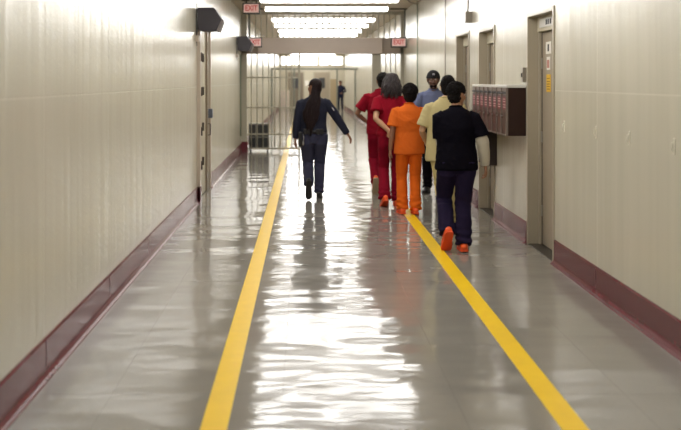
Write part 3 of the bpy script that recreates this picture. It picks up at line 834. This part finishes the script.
# red man, farther
person(dict(label='person in red scrubs with short dark hair, leftmost of the men in custody clothing', x=1.11, y=13.7, H=1.775, seed=5,
    hs=1.06, bw=1.0, feet=[(-.075, -.22, .06, 62, 0), (.07, .16, .0, 0, 0)], wrists=[(-.17, .20, 1.03), (.17, .20, 1.03)], elbow=[(-1, -.6, 0), (1, -.6, 0)],
    hx=.05, lean=.04, skin=SK_BR, trousers=CL_RDT, shirt=CL_RD, sleeve=.72, sr=1.15, hem=.86, sw=1.02, shoe=SH_OR, sole=SH_TN, hair='short', **down))
# officer with cap facing the camera
r_, J = person(dict(label='person in a blue-grey uniform shirt and black knit cap standing facing the camera', x=1.92, y=13.75, H=1.80, seed=6, yaw=168,
    bw=.98, feet=[(-.11, .05, 0, 0, 8), (.11, .05, .0, 0, -8)], wrists=[(-.12, .20, 1.08), (.12, .22, 1.06)], elbow=[(-1, -.5, 0), (1, -.5, 0)],
    hyaw=6, hpitch=-3, skin=SK_DK, trousers=CL_BK, shirt=CL_BL, sleeve=.8, hem=.95, sw=1.05, shoe=SH_BK, sole=SH_BKS, hair='cap',
    palm=((0, -1, .2), (0, -1, .2)), thumb=(1, -1), hdir=((1, .1, 0), (-1, .1, 0)), curl=(.5, .5)))
T = J['T']
bm = bmesh.new(); n = 32
tube(bm, [T(.198*math.cos(2*math.pi*k/n), -.005+.142*math.sin(2*math.pi*k/n), .965) for k in range(n+1)], [(.022, .006)]*(n+1), side=(0, 0, 1), n=8, cap=False)
obj('belt', bm, SH_BK, r_, True)
# woman officer
wy = spec_w = dict(label='person in dark navy uniform jacket with long dark hair, walking alone at left', x=.125, y=13.1, H=1.69, seed=7,
    bw=1.08, feet=[(-.075, -.28, .10, 66, 2), (.085, .12, .0, 6, -4)], wrists=[(-.27, .05, .87), (.50, .02, .94)], elbow=[(-.5, -1, 0), (.4, -.9, .0)],
    hyaw=48, hx=.01, lean=.03, skin=SK_BR, trousers=CL_JT, shirt=CL_JK, jacket=True, sleeve=2, sr=1.12, hem=.97, sw=1.0, tw=1.12, shoe=SH_BK, sole=SH_BKS,
    hair='straight', hair_mat=M_HAIRB, flare=.074, palm=((1, 0, 0), (-.3, -.1, -1)), thumb=(1, -1), curl=(.4, .55))
r_, J = person(spec_w); T = J['T']
bm = bmesh.new()
tube(bm, [T(.178*math.cos(2*math.pi*k/n), -.008+.134*math.sin(2*math.pi*k/n), .985) for k in range(n+1)], [(.026, .008)]*(n+1), side=(0, 0, 1), n=8, cap=False)
bt = obj('duty_belt', bm, SH_BK, r_, True)
bm = bmesh.new()
for a in (-2.3, -1.9, -1.25, -.9): 
    c_ = T(.185*math.cos(a), -.008+.145*math.sin(a), .985); box(bm, c_.x-.028, c_.x+.028, c_.y-.022, c_.y+.022, c_.z-.04, c_.z+.04, .006)
obj('belt_pouch', bm, SH_BK, bt)
bm = bmesh.new(); c_ = T(-.195, -.06, .90); box(bm, c_.x-.03, c_.x+.03, c_.y-.04, c_.y+.05, c_.z-.14, c_.z+.08, .012); obj('holster', bm, SH_BK, bt)
bm = bmesh.new(); c_ = T(-.155, -.13, .86)
tube(bm, [c_+Vector((0, 0, .09)), c_+Vector((.008, -.012, .03)), c_+Vector((0, -.015, -.02))], [.006, .005, .004], n=6)
ell(bm, c_+Vector((0, -.016, -.045)), (.014, .004, .030)); obj('key_ring', bm, M_STEEL, bt, True)
a = J['sh'][1].lerp(J['el'][1], .42); dirn = (J['el'][1]-J['sh'][1]).normalized()
Mp = dirn.to_track_quat('-Z', 'Y').to_matrix()
pm = obj('shoulder_patch', box(bmesh.new(), -.038, .038, -.004, .004, -.027, .027, .002), mat('patch_white', lin(215, 205, 205), .7), r_)
pm.matrix_local = Matrix.Translation(a+Vector((.022, -.074, .010))) @ Mp.to_4x4()
bm = bmesh.new()
for k in range(4): box(bm, -.036 if k < 2 else -.002, .036, -.0055, -.004, -.024+k*.013, -.018+k*.013)
obj('flag_stripe', bm, mat('patch_red', lin(190, 50, 60), .7), pm)
obj('flag_canton', bx(-.036, -.004, -.0055, -.004, .0, .025), mat('patch_blue', lin(40, 50, 110), .7), pm)
# far guard
person(dict(label='person in a dark uniform standing in the distance beyond the gate', x=2.0-.08, y=50.0, H=1.63, seed=8, yaw=170, vox=.012,
    bw=1.1, feet=[(-.12, .05, 0, 0, 8), (.14, .05, .0, 0, -8)], wrists=[(-.14, .2, 1.06), (.30, .05, .95)], elbow=[(-1, -.5, 0), (1, -.5, 0)],
    hyaw=0, skin=SK_BR, trousers=CL_FG, shirt=CL_FG, sleeve=2, hem=.9, shoe=SH_BK, sole=SH_BKS, hair='short', **down))
